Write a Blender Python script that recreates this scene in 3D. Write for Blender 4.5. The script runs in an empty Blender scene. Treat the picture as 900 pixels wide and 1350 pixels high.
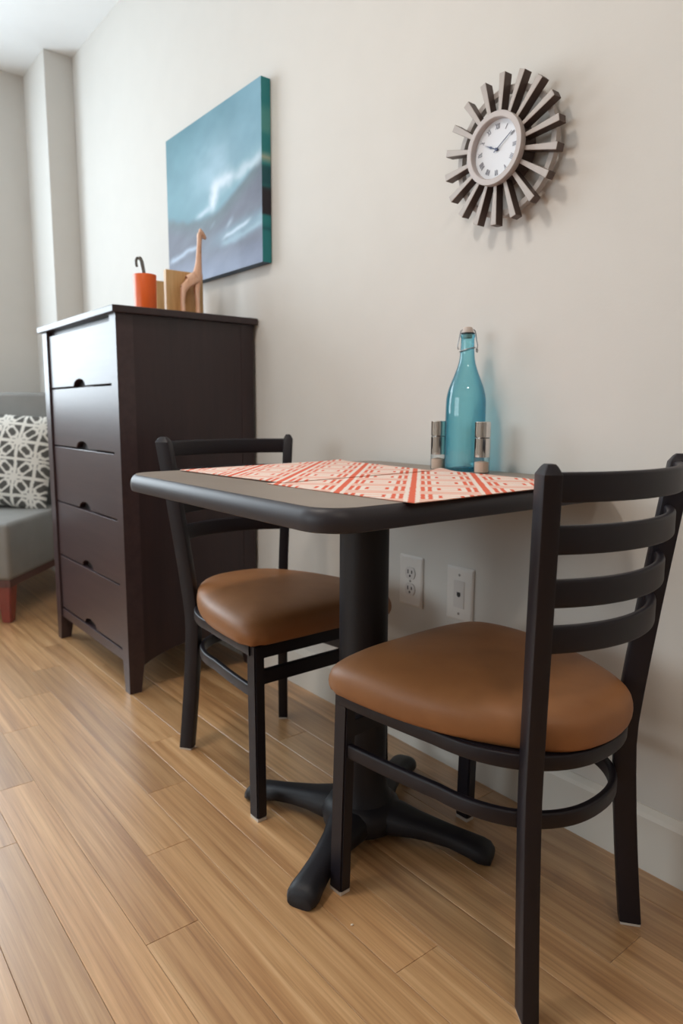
import bpy, bmesh, math, random
import numpy as np
from mathutils import Matrix, Vector

random.seed(7)
rng = np.random.default_rng(11)
scene = bpy.context.scene
COL = scene.collection
PI = math.pi

# ------------------------------------------------------------------ camera
F_PX, YAW, PITCH, ROLL, CAM_D, CAM_H = 919.58, 0.8992, 0.1428, 0.0052, 1.251, 0.8793
Fv = Vector((-math.sin(YAW) * math.cos(PITCH), math.cos(YAW) * math.cos(PITCH), -math.sin(PITCH)))
R0 = Fv.cross(Vector((0, 0, 1))).normalized()
U0 = R0.cross(Fv)
Rv = R0 * math.cos(ROLL) + U0 * math.sin(ROLL)
Uv = U0 * math.cos(ROLL) - R0 * math.sin(ROLL)
cam = bpy.data.cameras.new('camera')
cam_ob = bpy.data.objects.new('camera', cam)
COL.objects.link(cam_ob)
M = Matrix.Identity(4)
for i in range(3):
    M[i][0], M[i][1], M[i][2] = Rv[i], Uv[i], -Fv[i]
M[0][3], M[1][3], M[2][3] = 0.0, -CAM_D, CAM_H
cam_ob.matrix_world = M
cam.sensor_fit = 'VERTICAL'
cam.sensor_height = 36.0
cam.sensor_width = 24.0
cam.lens = F_PX / 1350 * 36.0
cam.clip_start = 0.02
cam.dof.use_dof = True
cam.dof.focus_distance = 1.15
cam.dof.aperture_fstop = 4.5
scene.camera = cam_ob

# ------------------------------------------------------------------ world, lights, exposure
W = bpy.data.worlds.new('sky')
scene.world = W
W.use_nodes = True
bg = W.node_tree.nodes['Background']
bg.inputs['Color'].default_value = (0.80, 0.90, 1.0, 1)
bg.inputs['Strength'].default_value = 1.2

XF, XN, YL, ZC = -4.06, 4.2, -5.2, 2.58           # far wall, near wall, left wall, ceiling
WIN_Y0, WIN_Y1, WIN_Z0, WIN_Z1 = -2.6, -0.37, 0.87, 2.50


def area_light(name, loc, direction, sx, sy, power, color, shape='RECTANGLE', spread=PI):
    l = bpy.data.lights.new(name, 'AREA')
    l.shape = shape
    l.size = sx
    l.size_y = sy
    l.energy = power
    l.color = color
    l.spread = spread
    o = bpy.data.objects.new(name, l)
    o.location = loc
    o.rotation_euler = Vector(direction).to_track_quat('-Z', 'Y').to_euler()
    COL.objects.link(o)
    return o


# daylight coming in through the window of the far wall
area_light('window_daylight', (XF - 0.16, (WIN_Y0 + WIN_Y1) / 2, (WIN_Z0 + WIN_Z1) / 2), (1, 0, 0),
           1.61, 2.21, 112, (0.86, 0.93, 1.0))
# softer daylight from a second window in the left wall
W2_X0, W2_X1, W2_Z0, W2_Z1 = -3.5, -0.9, 0.85, 2.36
area_light('window_daylight', ((W2_X0 + W2_X1) / 2, YL - 0.16, (W2_Z0 + W2_Z1) / 2), (0, 1, 0),
           2.58, 1.49, 62, (0.90, 0.955, 1.0))

vs = scene.view_settings
vs.view_transform = 'Standard'
vs.look = 'None'
vs.gamma = 1.0
vs.use_curve_mapping = False
vs.exposure = 0.14


# ------------------------------------------------------------------ helpers
def s2l(c):
    c = np.asarray(c, float)
    if c.max() > 1.001:
        c = c / 255.0
    return np.where(c <= 0.04045, c / 12.92, ((c + 0.055) / 1.055) ** 2.4)


def col4(c):
    r = s2l(c)
    return (float(r[0]), float(r[1]), float(r[2]), 1.0)


def obj(name, me, mat=None, parent=None):
    o = bpy.data.objects.new(name, me)
    COL.objects.link(o)
    if mat is not None and len(me.materials) == 0:
        me.materials.append(mat)
    if parent is not None:
        o.parent = parent
    return o


def tag(o, label=None, cat=None, group=None, kind=None):
    if label: o['label'] = label
    if cat: o['category'] = cat
    if group: o['group'] = group
    if kind: o['kind'] = kind
    return o


def thing(name, label, cat, loc=(0, 0, 0), rotz=0.0, group=None):
    o = bpy.data.objects.new(name, None)
    o.empty_display_size = 0.1
    COL.objects.link(o)
    o.location = loc
    o.rotation_euler = (0, 0, rotz)
    return tag(o, label, cat, group)


def pydata(verts, faces, smooth=False, name='mesh'):
    me = bpy.data.meshes.new(name)
    me.from_pydata([tuple(v) for v in verts], [], [tuple(f) for f in faces])
    me.validate()
    if smooth:
        me.polygons.foreach_set('use_smooth', [True] * len(me.polygons))
    return me


def finish(bm, smooth=False, angle=None):
    bmesh.ops.recalc_face_normals(bm, faces=bm.faces)
    me = bpy.data.meshes.new('mesh')
    bm.to_mesh(me)
    bm.free()
    if smooth or angle is not None:
        me.polygons.foreach_set('use_smooth', [True] * len(me.polygons))
    if angle is not None:
        me.set_sharp_from_angle(angle=math.radians(angle))
    return me


def bm_box(bm, x0, x1, y0, y1, z0, z1):
    vs_ = [bm.verts.new((x, y, z)) for z in (z0, z1) for (x, y) in ((x0, y0), (x1, y0), (x1, y1), (x0, y1))]
    for f in ((0, 3, 2, 1), (4, 5, 6, 7), (0, 1, 5, 4), (1, 2, 6, 5), (2, 3, 7, 6), (3, 0, 4, 7)):
        bm.faces.new([vs_[i] for i in f])
    return vs_


def box(x0, x1, y0, y1, z0, z1, bev=0.0, seg=2):
    bm = bmesh.new()
    bm_box(bm, x0, x1, y0, y1, z0, z1)
    if bev > 0:
        bmesh.ops.bevel(bm, geom=bm.edges[:], offset=bev, segments=seg, profile=0.5, affect='EDGES')
    return finish(bm, angle=20 if bev > 0 else None)


def prism(poly, a0, a1, axis='z', bev=0.0, seg=2):
    """polygon (list of 2D points) extruded along an axis. axis z:(x,y) y:(x,z) x:(y,z)"""
    bm = bmesh.new()

    def P(p, a):
        if axis == 'z': return (p[0], p[1], a)
        if axis == 'y': return (p[0], a, p[1])
        return (a, p[0], p[1])
    lo = [bm.verts.new(P(p, a0)) for p in poly]
    hi = [bm.verts.new(P(p, a1)) for p in poly]
    n = len(poly)
    bm.faces.new(lo)
    bm.faces.new(hi)
    for i in range(n):
        bm.faces.new((lo[i], lo[(i + 1) % n], hi[(i + 1) % n], hi[i]))
    bmesh.ops.recalc_face_normals(bm, faces=bm.faces)
    if bev > 0:
        ed = [e for e in bm.edges if len(e.link_faces) == 2 and e.calc_face_angle(0) > math.radians(25)]
        bmesh.ops.bevel(bm, geom=ed, offset=bev, segments=seg, profile=0.5, affect='EDGES')
    return finish(bm, angle=20)


def lathe(profile, n=40, smooth=True, cap=True, angle=40):
    verts, faces = [], []
    m = len(profile)
    for (r, z) in profile:
        for k in range(n):
            a = 2 * PI * k / n
            verts.append((r * math.cos(a), r * math.sin(a), z))
    for i in range(m - 1):
        for k in range(n):
            k2 = (k + 1) % n
            faces.append((i * n + k, i * n + k2, (i + 1) * n + k2, (i + 1) * n + k))
    if cap:
        faces.append(tuple(range(n))[::-1])
        faces.append(tuple((m - 1) * n + k for k in range(n)))
    me = pydata(verts, faces, smooth)
    if angle:
        me.set_sharp_from_angle(angle=math.radians(angle))
    return me


def sweep(path, section, closed=False, up=(0, 0, 1), angle=40, caps=True, twist_up=None):
    """sweep a closed 2D section (side, up) along a 3D path"""
    path = [Vector(p) for p in path]
    n, m = len(path), len(section)
    verts, faces = [], []
    for i, p in enumerate(path):
        if closed:
            t = path[(i + 1) % n] - path[i - 1]
        else:
            t = path[min(i + 1, n - 1)] - path[max(i - 1, 0)]
        t.normalize()
        u = Vector(twist_up[i]) if twist_up else Vector(up)
        s = t.cross(u)
        if s.length < 1e-5:
            s = t.cross(Vector((1, 0, 0)))
        s.normalize()
        v = s.cross(t)
        for (a, b) in section:
            verts.append(p + s * a + v * b)
    cnt = n if closed else n - 1
    for i in range(cnt):
        j = (i + 1) % n
        for k in range(m):
            k2 = (k + 1) % m
            faces.append((i * m + k, i * m + k2, j * m + k2, j * m + k))
    if not closed and caps:
        faces.append(tuple(range(m))[::-1])
        faces.append(tuple((n - 1) * m + k for k in range(m)))
    me = pydata(verts, faces, True)
    bm = bmesh.new()
    bm.from_mesh(me)
    bmesh.ops.recalc_face_normals(bm, faces=bm.faces)
    bm.to_mesh(me)
    bm.free()
    if angle:
        me.set_sharp_from_angle(angle=math.radians(angle))
    return me


def rect_sec(w, h, r=0.003, seg=2):
    pts = []
    for (cx, cy, a0) in ((w / 2 - r, h / 2 - r, 0), (-w / 2 + r, h / 2 - r, 90), (-w / 2 + r, -h / 2 + r, 180), (w / 2 - r, -h / 2 + r, 270)):
        for k in range(seg + 1):
            a = math.radians(a0 + 90 * k / seg)
            pts.append((cx + r * math.cos(a), cy + r * math.sin(a)))
    return pts


def circ_sec(r, n=10):
    return [(r * math.cos(2 * PI * k / n), r * math.sin(2 * PI * k / n)) for k in range(n)]


def rrect(x0, x1, y0, y1, r, seg=10):
    pts = []
    for (cx, cy, a0) in ((x1 - r, y1 - r, 0), (x0 + r, y1 - r, 90), (x0 + r, y0 + r, 180), (x1 - r, y0 + r, 270)):
        for k in range(seg + 1):
            a = math.radians(a0 + 90 * k / seg)
            pts.append((cx + r * math.cos(a), cy + r * math.sin(a)))
    return pts


def copy_tree(o, parent=None):
    c = o.copy()
    COL.objects.link(c)
    c.parent = parent
    for ch in list(o.children):
        copy_tree(ch, c)
    return c


def smoothstep(a, b, x):
    t = np.clip((x - a) / (b - a), 0, 1)
    return t * t * (3 - 2 * t)


def vnoise(x, y, seed=0):
    """smooth 2D value noise"""
    tab = np.random.default_rng(seed).random((64, 64))
    xi, yi = np.floor(x).astype(int), np.floor(y).astype(int)
    fx, fy = x - xi, y - yi
    fx, fy = fx * fx * (3 - 2 * fx), fy * fy * (3 - 2 * fy)
    a, b = tab[xi % 64, yi % 64], tab[(xi + 1) % 64, yi % 64]
    c, d = tab[xi % 64, (yi + 1) % 64], tab[(xi + 1) % 64, (yi + 1) % 64]
    return (a * (1 - fx) + b * fx) * (1 - fy) + (c * (1 - fx) + d * fx) * fy


def fbm(x, y, seed=0, o=4):
    s, a, t = 0, 0.5, 0
    for k in range(o):
        s = s + a * vnoise(x * 2 ** k, y * 2 ** k, seed + k)
        t += a
        a *= 0.5
    return s / t


def set_colors(me, rgb):
    """per-vertex print colours (n,3) given as sRGB 0..255"""
    at = me.color_attributes.new('print', 'FLOAT_COLOR', 'POINT')
    lin = s2l(np.clip(np.asarray(rgb, float) / 255.0, 0, 1))
    buf = np.ones((len(lin), 4), np.float32)
    buf[:, :3] = lin
    at.data.foreach_set('color', buf.ravel())


# ------------------------------------------------------------------ materials
def new_mat(name):
    m = bpy.data.materials.new(name)
    m.use_nodes = True
    nt = m.node_tree
    return m, nt, nt.nodes['Principled BSDF']


def bump(nt, b, height_out, strength, dist):
    n = nt.nodes.new('ShaderNodeBump')
    n.inputs['Strength'].default_value = strength
    n.inputs['Distance'].default_value = dist
    nt.links.new(height_out, n.inputs['Height'])
    nt.links.new(n.outputs['Normal'], b.inputs['Normal'])


def noise(nt, scale, detail=3, vec=None, rough=0.5):
    n = nt.nodes.new('ShaderNodeTexNoise')
    n.inputs['Scale'].default_value = scale
    n.inputs['Detail'].default_value = detail
    n.inputs['Roughness'].default_value = rough
    if vec is not None:
        nt.links.new(vec, n.inputs['Vector'])
    return n


def ramp(nt, fac, stops):
    r = nt.nodes.new('ShaderNodeValToRGB')
    e = r.color_ramp.elements
    while len(e) < len(stops):
        e.new(0.5)
    for k, (p, c) in enumerate(stops):
        e[k].position = p
        e[k].color = c
    nt.links.new(fac, r.inputs['Fac'])
    return r


def simple(name, color, rough=0.5, metal=0.0, spec=0.5, grain=None, var=0.0, coat=0.0):
    """procedural material: base colour with slight noise variation and optional fine bump"""
    m, nt, b = new_mat(name)
    c = col4(color)
    tc = nt.nodes.new('ShaderNodeTexCoord')
    if var > 0:
        n = noise(nt, 9, 4, tc.outputs['Object'])
        lo = tuple(x * (1 - var) for x in c[:3]) + (1,)
        hi = tuple(min(1, x * (1 + var)) for x in c[:3]) + (1,)
        r = ramp(nt, n.outputs['Fac'], [(0.3, lo), (0.7, hi)])
        nt.links.new(r.outputs['Color'], b.inputs['Base Color'])
    else:
        b.inputs['Base Color'].default_value = c
    b.inputs['Roughness'].default_value = rough
    b.inputs['Metallic'].default_value = metal
    b.inputs['Specular IOR Level'].default_value = spec
    b.inputs['Coat Weight'].default_value = coat
    if grain:
        n2 = noise(nt, grain[0], 3, tc.outputs['Object'])
        bump(nt, b, n2.outputs['Fac'], grain[1], grain[2])
    return m


MAT = {}
MAT['wall'] = simple('wall_paint', (213, 209, 203), 0.75, spec=0.3, grain=(180, 0.15, 0.001), var=0.012)
MAT['ceiling'] = simple('ceiling_paint', (246, 247, 247), 0.85, spec=0.2, grain=(150, 0.1, 0.001), var=0.01)
MAT['trim'] = simple('trim_paint', (222, 217, 208), 0.45, spec=0.4, var=0.01)
MAT['black_metal'] = simple('black_powder_coat', (25, 20, 27), 0.45, spec=0.36, grain=(900, 0.12, 0.0004), var=0.06)
MAT['cast_iron'] = simple('black_cast_iron', (23, 21, 26), 0.5, spec=0.38, grain=(420, 0.35, 0.0008), var=0.08)
MAT['glide'] = simple('grey_plastic_glide', (205, 196, 186), 0.5)
MAT['table_edge'] = simple('dark_table_edge', (42, 38, 44), 0.46, spec=0.5, grain=(500, 0.12, 0.0005), var=0.06)
MAT['white_plastic'] = simple('white_plastic', (226, 220, 214), 0.35, spec=0.5, var=0.008)
MAT['plate_insert'] = simple('ivory_plastic', (212, 205, 200), 0.4, spec=0.5, var=0.008)
MAT['slot'] = simple('dark_slot', (40, 34, 34), 0.6, var=0.03)
MAT['screw'] = simple('screw_head', (150, 142, 136), 0.35, metal=0.7, var=0.03)
MAT['chrome'] = simple('polished_chrome', (222, 218, 214), 0.06, metal=1.0, var=0.01)
MAT['wire'] = simple('steel_wire', (150, 150, 152), 0.28, metal=1.0, var=0.02)
MAT['dark_rubber'] = simple('dark_rubber', (36, 40, 46), 0.6, var=0.04)
MAT['stopper'] = simple('ceramic_stopper', (196, 182, 172), 0.35, var=0.03)
MAT['orange'] = simple('orange_glaze', (230, 96, 18), 0.4, var=0.04)
MAT['grey_metal'] = simple('brushed_grey_metal', (120, 116, 112), 0.35, metal=0.9, var=0.05)
MAT['bronze'] = simple('aged_pewter', (182, 172, 166), 0.45, metal=0.4, grain=(300, 0.15, 0.0006), var=0.08)
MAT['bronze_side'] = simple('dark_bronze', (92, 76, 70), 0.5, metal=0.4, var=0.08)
MAT['bezel'] = simple('pale_pewter', (190, 181, 178), 0.45, metal=0.3, var=0.04)
MAT['dial'] = simple('clock_dial', (226, 229, 235), 0.5, var=0.01)
MAT['ink'] = simple('dial_ink', (140, 141, 152), 0.6, var=0.03)
MAT['hand'] = simple('clock_hand', (84, 92, 116), 0.4, metal=0.3, var=0.03)
MAT['sofa'] = simple('grey_upholstery', (132, 130, 126), 0.55, spec=0.4, grain=(420, 0.3, 0.001), var=0.07)
MAT['red_wood'] = simple('red_brown_wood', (128, 52, 36), 0.38, var=0.16)
MAT['rail_wood'] = simple('dark_brown_rail', (88, 52, 44), 0.45, var=0.12)
MAT['salt'] = simple('coarse_salt', (226, 198, 178), 0.8, grain=(600, 0.5, 0.001), var=0.08)
MAT['crumb'] = simple('paper_crumb', (225, 205, 180), 0.8, var=0.05)
MAT['canvas_back'] = simple('stretcher_pine', (176, 142, 104), 0.7, var=0.1)
MAT['lamp_trim'] = simple('lamp_trim', (235, 233, 228), 0.5, var=0.01)


def leather():
    m, nt, b = new_mat('tan_vinyl')
    tc = nt.nodes.new('ShaderNodeTexCoord')
    n = noise(nt, 14, 4, tc.outputs['Object'])
    r = ramp(nt, n.outputs['Fac'], [(0.25, col4((140, 92, 54))), (0.75, col4((155, 105, 64)))])
    nt.links.new(r.outputs['Color'], b.inputs['Base Color'])
    b.inputs['Roughness'].default_value = 0.5
    b.inputs['Specular IOR Level'].default_value = 0.45
    v = nt.nodes.new('ShaderNodeTexVoronoi')
    v.inputs['Scale'].default_value = 620
    nt.links.new(tc.outputs['Object'], v.inputs['Vector'])
    bump(nt, b, v.outputs['Distance'], 0.16, 0.0006)
    return m


MAT['leather'] = leather()


def grain_wood(name, stops, scale=(1, 1, 1), rough=0.4, per_object=False, spec=0.5, coat=0.0, bmp=0.06, detail=6, hue=0.0):
    """wood with streaks along local X; per_object varies tone by object"""
    m, nt, b = new_mat(name)
    tc = nt.nodes.new('ShaderNodeTexCoord')
    mp = nt.nodes.new('ShaderNodeMapping')
    mp.inputs['Scale'].default_value = scale
    nt.links.new(tc.outputs['Object'], mp.inputs['Vector'])
    if per_object:
        oi = nt.nodes.new('ShaderNodeObjectInfo')
        cb = nt.nodes.new('ShaderNodeCombineXYZ')
        mu = nt.nodes.new('ShaderNodeMath'); mu.operation = 'MULTIPLY'; mu.inputs[1].default_value = 57.0
        nt.links.new(oi.outputs['Random'], mu.inputs[0])
        for k in range(3):
            nt.links.new(mu.outputs[0], cb.inputs[k])
        nt.links.new(cb.outputs[0], mp.inputs['Location'])
    n = noise(nt, 1.0, detail, mp.outputs['Vector'], 0.62)
    r = ramp(nt, n.outputs['Fac'], stops)
    out = r.outputs['Color']
    if per_object:
        # a second, finer fibre layer
        mp2 = nt.nodes.new('ShaderNodeMapping')
        mp2.inputs['Scale'].default_value = (scale[0] * 2.4, scale[1] * 3.6, scale[2])
        nt.links.new(tc.outputs['Object'], mp2.inputs['Vector'])
        nt.links.new(cb.outputs[0], mp2.inputs['Location'])
        n2 = noise(nt, 1.0, 3, mp2.outputs['Vector'], 0.5)
        r2 = ramp(nt, n2.outputs['Fac'], [(0.30, (0.80, 0.76, 0.72, 1)), (0.48, (1, 1, 1, 1)), (0.75, (1.0, 1.0, 1.0, 1))])
        mx = nt.nodes.new('ShaderNodeMix'); mx.data_type = 'RGBA'; mx.blend_type = 'MULTIPLY'
        mx.inputs['Factor'].default_value = 1.0
        nt.links.new(out, mx.inputs['A'])
        nt.links.new(r2.outputs['Color'], mx.inputs['B'])
        hs = nt.nodes.new('ShaderNodeHueSaturation')
        mr = nt.nodes.new('ShaderNodeMapRange')
        mr.inputs['To Min'].default_value = 0.84
        mr.inputs['To Max'].default_value = 1.16
        nt.links.new(oi.outputs['Random'], mr.inputs['Value'])
        nt.links.new(mr.outputs[0], hs.inputs['Value'])
        nt.links.new(mx.outputs['Result'], hs.inputs['Color'])
        out = hs.outputs['Color']
    nt.links.new(out, b.inputs['Base Color'])
    b.inputs['Roughness'].default_value = rough
    b.inputs['Specular IOR Level'].default_value = spec
    b.inputs['Coat Weight'].default_value = coat
    b.inputs['Coat Roughness'].default_value = 0.32
    if bmp:
        bump(nt, b, n.outputs['Fac'], bmp, 0.001)
    return m


MAT['floor'] = grain_wood('bamboo_floor', [(0.20, col4((138, 94, 58))), (0.42, col4((184, 138, 92))), (0.60, col4((206, 162, 114))), (0.80, col4((228, 190, 144)))],
                          (1.6, 55, 8), 0.38, per_object=True, spec=0.6, bmp=0.05, coat=1.0)
MAT['subfloor'] = simple('dark_joint', (120, 80, 50), 0.8, var=0.1)
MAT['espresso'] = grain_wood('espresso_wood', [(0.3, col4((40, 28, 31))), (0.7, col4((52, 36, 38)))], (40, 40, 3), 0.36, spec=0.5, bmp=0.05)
MAT['espresso_front'] = grain_wood('espresso_front_lit', [(0.3, col4((54, 40, 43))), (0.7, col4((66, 50, 52)))], (3, 40, 40), 0.36, spec=0.5, bmp=0.03)  # lacquered fronts; reflected floor light is lifted into this base colour
MAT['laminate'] = simple('brown_grey_laminate', (142, 130, 119), 0.42, spec=0.45, grain=(260, 0.08, 0.0004), var=0.05)
MAT['pale_wood'] = grain_wood('pale_wood', [(0.3, col4((184, 140, 88))), (0.55, col4((212, 172, 118))), (0.8, col4((228, 194, 146)))], (60, 60, 4), 0.5, bmp=0.04)
MAT['carved_wood'] = grain_wood('carved_wood', [(0.30, col4((170, 104, 62))), (0.42, col4((222, 172, 140))), (0.75, col4((238, 204, 182)))], (30, 30, 14), 0.5, bmp=0.05)


def print_mat(name, rough=0.7, weave=None, spec=0.3):
    m, nt, b = new_mat(name)
    a = nt.nodes.new('ShaderNodeVertexColor')
    a.layer_name = 'print'
    nt.links.new(a.outputs['Color'], b.inputs['Base Color'])
    b.inputs['Roughness'].default_value = rough
    b.inputs['Specular IOR Level'].default_value = spec
    if weave:
        tc = nt.nodes.new('ShaderNodeTexCoord')
        n = noise(nt, weave[0], 2, tc.outputs['Object'])
        bump(nt, b, n.outputs['Fac'], weave[1], weave[2])
    return m


MAT['canvas'] = print_mat('painted_canvas', 0.5, (700, 0.15, 0.0006), 0.35)
MAT['mat_print'] = print_mat('placemat_print', 0.75, (1400, 0.25, 0.0005))
MAT['pillow_print'] = print_mat('pillow_print', 0.85, (900, 0.3, 0.0008), 0.2)


def thin_glass(name, face_tint, edge_tint, gloss=0.9, rough=0.02):
    """coloured thin-walled glass: transmits tinted light, reflects by Fresnel"""
    m, nt, b = new_mat(name)
    nt.nodes.remove(b)
    out = nt.nodes['Material Output']
    lw = nt.nodes.new('ShaderNodeLayerWeight'); lw.inputs['Blend'].default_value = 0.45
    mc = nt.nodes.new('ShaderNodeMix'); mc.data_type = 'RGBA'
    mc.inputs['A'].default_value = face_tint + (1,)
    mc.inputs['B'].default_value = edge_tint + (1,)
    nt.links.new(lw.outputs['Facing'], mc.inputs['Factor'])
    tr = nt.nodes.new('ShaderNodeBsdfTransparent')
    nt.links.new(mc.outputs['Result'], tr.inputs['Color'])
    gl = nt.nodes.new('ShaderNodeBsdfGlossy')
    gl.inputs['Roughness'].default_value = rough
    gl.inputs['Color'].default_value = (gloss, gloss, gloss, 1)
    pw = nt.nodes.new('ShaderNodeMath'); pw.operation = 'POWER'; pw.inputs[1].default_value = 4.0
    lw2 = nt.nodes.new('ShaderNodeLayerWeight'); lw2.inputs['Blend'].default_value = 0.5
    nt.links.new(lw2.outputs['Facing'], pw.inputs[0])
    fr = nt.nodes.new('ShaderNodeMath'); fr.operation = 'MULTIPLY_ADD'
    fr.inputs[1].default_value = 0.75; fr.inputs[2].default_value = 0.045
    nt.links.new(pw.outputs[0], fr.inputs[0])
    ms = nt.nodes.new('ShaderNodeMixShader')
    nt.links.new(fr.outputs[0], ms.inputs['Fac'])
    nt.links.new(tr.outputs[0], ms.inputs[1])
    nt.links.new(gl.outputs[0], ms.inputs[2])
    nt.links.new(ms.outputs[0], out.inputs['Surface'])
    return m


MAT['teal_glass'] = thin_glass('turquoise_glass', (0.55, 0.87, 0.93), (0.03, 0.38, 0.54))
MAT['clear_glass'] = thin_glass('clear_glass', (0.93, 0.95, 0.95), (0.6, 0.64, 0.66))


def emit_mat(name, color, strength):
    m, nt, b = new_mat(name)
    b.inputs['Base Color'].default_value = (0.9, 0.9, 0.9, 1)
    b.inputs['Emission Color'].default_value = color + (1,)
    b.inputs['Emission Strength'].default_value = strength
    return m


MAT['lamp_glow'] = emit_mat('lamp_diffuser', (1.0, 0.86, 0.70), 6.0)

# ------------------------------------------------------------------ room shell
PIER_X, PIER_Y = -3.70, -0.135
T = 0.14


def struct(name, me, mat, parent=None):
    o = obj(name, me, mat, parent)
    if parent is None:
        o['kind'] = 'structure'
    return o


struct('wall_right', box(XF - T, XN + T, 0.0, T, 0, ZC + 0.1), MAT['wall'])
bm = bmesh.new()
bm_box(bm, XF - T, W2_X0, YL - T, YL, 0, ZC + 0.1)
bm_box(bm, W2_X1, XN + T, YL - T, YL, 0, ZC + 0.1)
bm_box(bm, W2_X0, W2_X1, YL - T, YL, 0, W2_Z0)
bm_box(bm, W2_X0, W2_X1, YL - T, YL, W2_Z1, ZC + 0.1)
struct('wall_left', finish(bm), MAT['wall'])
struct('wall_near', box(XN, XN + T, YL, 0, 0, ZC + 0.1), MAT['wall'])
struct('wall_corner', box(XF, PIER_X, PIER_Y, 0, 0, ZC, 0.003), MAT['wall'])
bm = bmesh.new()
bm_box(bm, XF - T, XF, YL, WIN_Y0, 0, ZC + 0.1)
bm_box(bm, XF - T, XF, WIN_Y1, 0, 0, ZC + 0.1)
bm_box(bm, XF - T, XF, WIN_Y0, WIN_Y1, 0, WIN_Z0)
bm_box(bm, XF - T, XF, WIN_Y0, WIN_Y1, WIN_Z1, ZC + 0.1)
struct('wall_far', finish(bm), MAT['wall'])
struct('ceiling', box(XF, XN, YL, 0, ZC, ZC + 0.1), MAT['ceiling'])

# windows (both beyond the borders of the photograph)
def window(name, loc, rotz, hw, hh):
    win = bpy.data.objects.new(name, None)
    COL.objects.link(win)
    win['kind'] = 'structure'
    win.location = loc
    win.rotation_euler = (0, 0, rotz)
    fr = 0.05
    for (y0, y1, z0, z1) in ((-hw, hw, 0, fr), (-hw, hw, hh - fr, hh), (-hw, -hw + fr, fr, hh - fr), (hw - fr, hw, fr, hh - fr), (-fr / 2, fr / 2, fr, hh - fr)):
        obj('frame_bar', box(-0.10, -0.04, y0, y1, z0, z1, 0.004), MAT['trim'], win)
    for (y0, y1) in ((-hw + fr, -fr / 2), (fr / 2, hw - fr)):
        obj('pane', box(-0.072, -0.068, y0, y1, fr, hh - fr), MAT['clear_glass'], win)
    obj('window_sill', box(-0.04, 0.035, -hw - 0.03, hw + 0.03, -0.03, 0.0, 0.006), MAT['trim'], win)


window('window_1', (XF, (WIN_Y0 + WIN_Y1) / 2, WIN_Z0), 0, (WIN_Y1 - WIN_Y0) / 2, WIN_Z1 - WIN_Z0)
window('window_2', ((W2_X0 + W2_X1) / 2, YL, W2_Z0), PI / 2, (W2_X1 - W2_X0) / 2, W2_Z1 - W2_Z0)


def baseboard(name, p0, p1, nrm, h=0.125, t=0.015):
    """flat board with a sloped top edge between two floor points"""
    p0, p1, nrm = Vector(p0), Vector(p1), Vector(nrm)
    prof = [(0, 0), (t, 0), (t, h - 0.018), (t - 0.004, h - 0.010), (0.004, h), (0, h)]
    verts, faces = [], []
    for p in (p0, p1):
        for (a, z) in prof:
            q = p + nrm * a
            verts.append((q.x, q.y, z))
    m = len(prof)
    for k in range(m):
        faces.append((k, (k + 1) % m, m + (k + 1) % m, m + k))
    faces += [tuple(range(m))[::-1], tuple(range(m, 2 * m))]
    bm = bmesh.new(); bm.from_mesh(pydata(verts, faces))
    struct(name, finish(bm), MAT['trim'])


baseboard('baseboard_right', (PIER_X + 0.015, 0, 0), (XN, 0, 0), (0, -1, 0))
baseboard('baseboard_corner', (PIER_X, PIER_Y, 0), (PIER_X, 0, 0), (1, 0, 0))
baseboard('baseboard_pier', (XF + 0.015, PIER_Y, 0), (PIER_X + 0.015, PIER_Y, 0), (0, -1, 0))
baseboard('baseboard_far', (XF, YL, 0), (XF, PIER_Y, 0), (1, 0, 0))
baseboard('baseboard_left', (XF + 0.015, YL, 0), (XN, YL, 0), (0, 1, 0))

# floor: bamboo planks laid along the long wall
floor = struct('floor', box(XF - T, XN + T, YL - T, T, -0.10, -0.012), MAT['subfloor'])
PW, PL = 0.0955, 0.972
GAP = 0.0006
row_off = {5: -1.69, 6: -1.457, 7: -1.24, 8: -1.017, 9: -1.68, 10: -1.447}
plank_mesh = {}


def plank_me(L):
    k = round(L, 3)
    if k not in plank_mesh:
        bm = bmesh.new()
        bm_box(bm, 0, L - GAP, GAP / 2, PW - GAP / 2, -0.012, 0.0)
        ed = [e for e in bm.edges if all(v.co.z > -0.001 for v in e.verts)]
        bmesh.ops.bevel(bm, geom=ed, offset=0.0006, segments=1, affect='EDGES')
        me = finish(bm)
        me.materials.append(MAT['floor'])
        plank_mesh[k] = me
    return plank_mesh[k]


far_bm = bmesh.new()
nrow = int(math.ceil((-YL) / PW)) + 1
Y_BASE = -0.852 + 9 * PW - PW        # lower seam of row 0
for r in range(nrow):
    y0 = Y_BASE - r * PW
    if y0 + PW < YL:
        break
    off = row_off.get(r, -0.37 * r + 0.11 * (r % 3))
    x = off - PL * math.ceil((off - XF) / PL)
    while x < XN:
        xa, xb = max(x, XF), min(x + PL, XN)
        if xb - xa > 0.05:
            if y0 > -2.1 and xa < 1.0:
                p = obj('plank', plank_me(xb - xa), None, floor)
                p.location = (xa, y0, 0.0)
            else:
                vs_ = bm_box(far_bm, xa, xb - GAP, y0 + GAP / 2, y0 + PW - GAP / 2, -0.012, 0.0)
        x += PL
fp = obj('far_planks', finish(far_bm), MAT['floor'], floor)
fp['kind'] = 'stuff'


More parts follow.
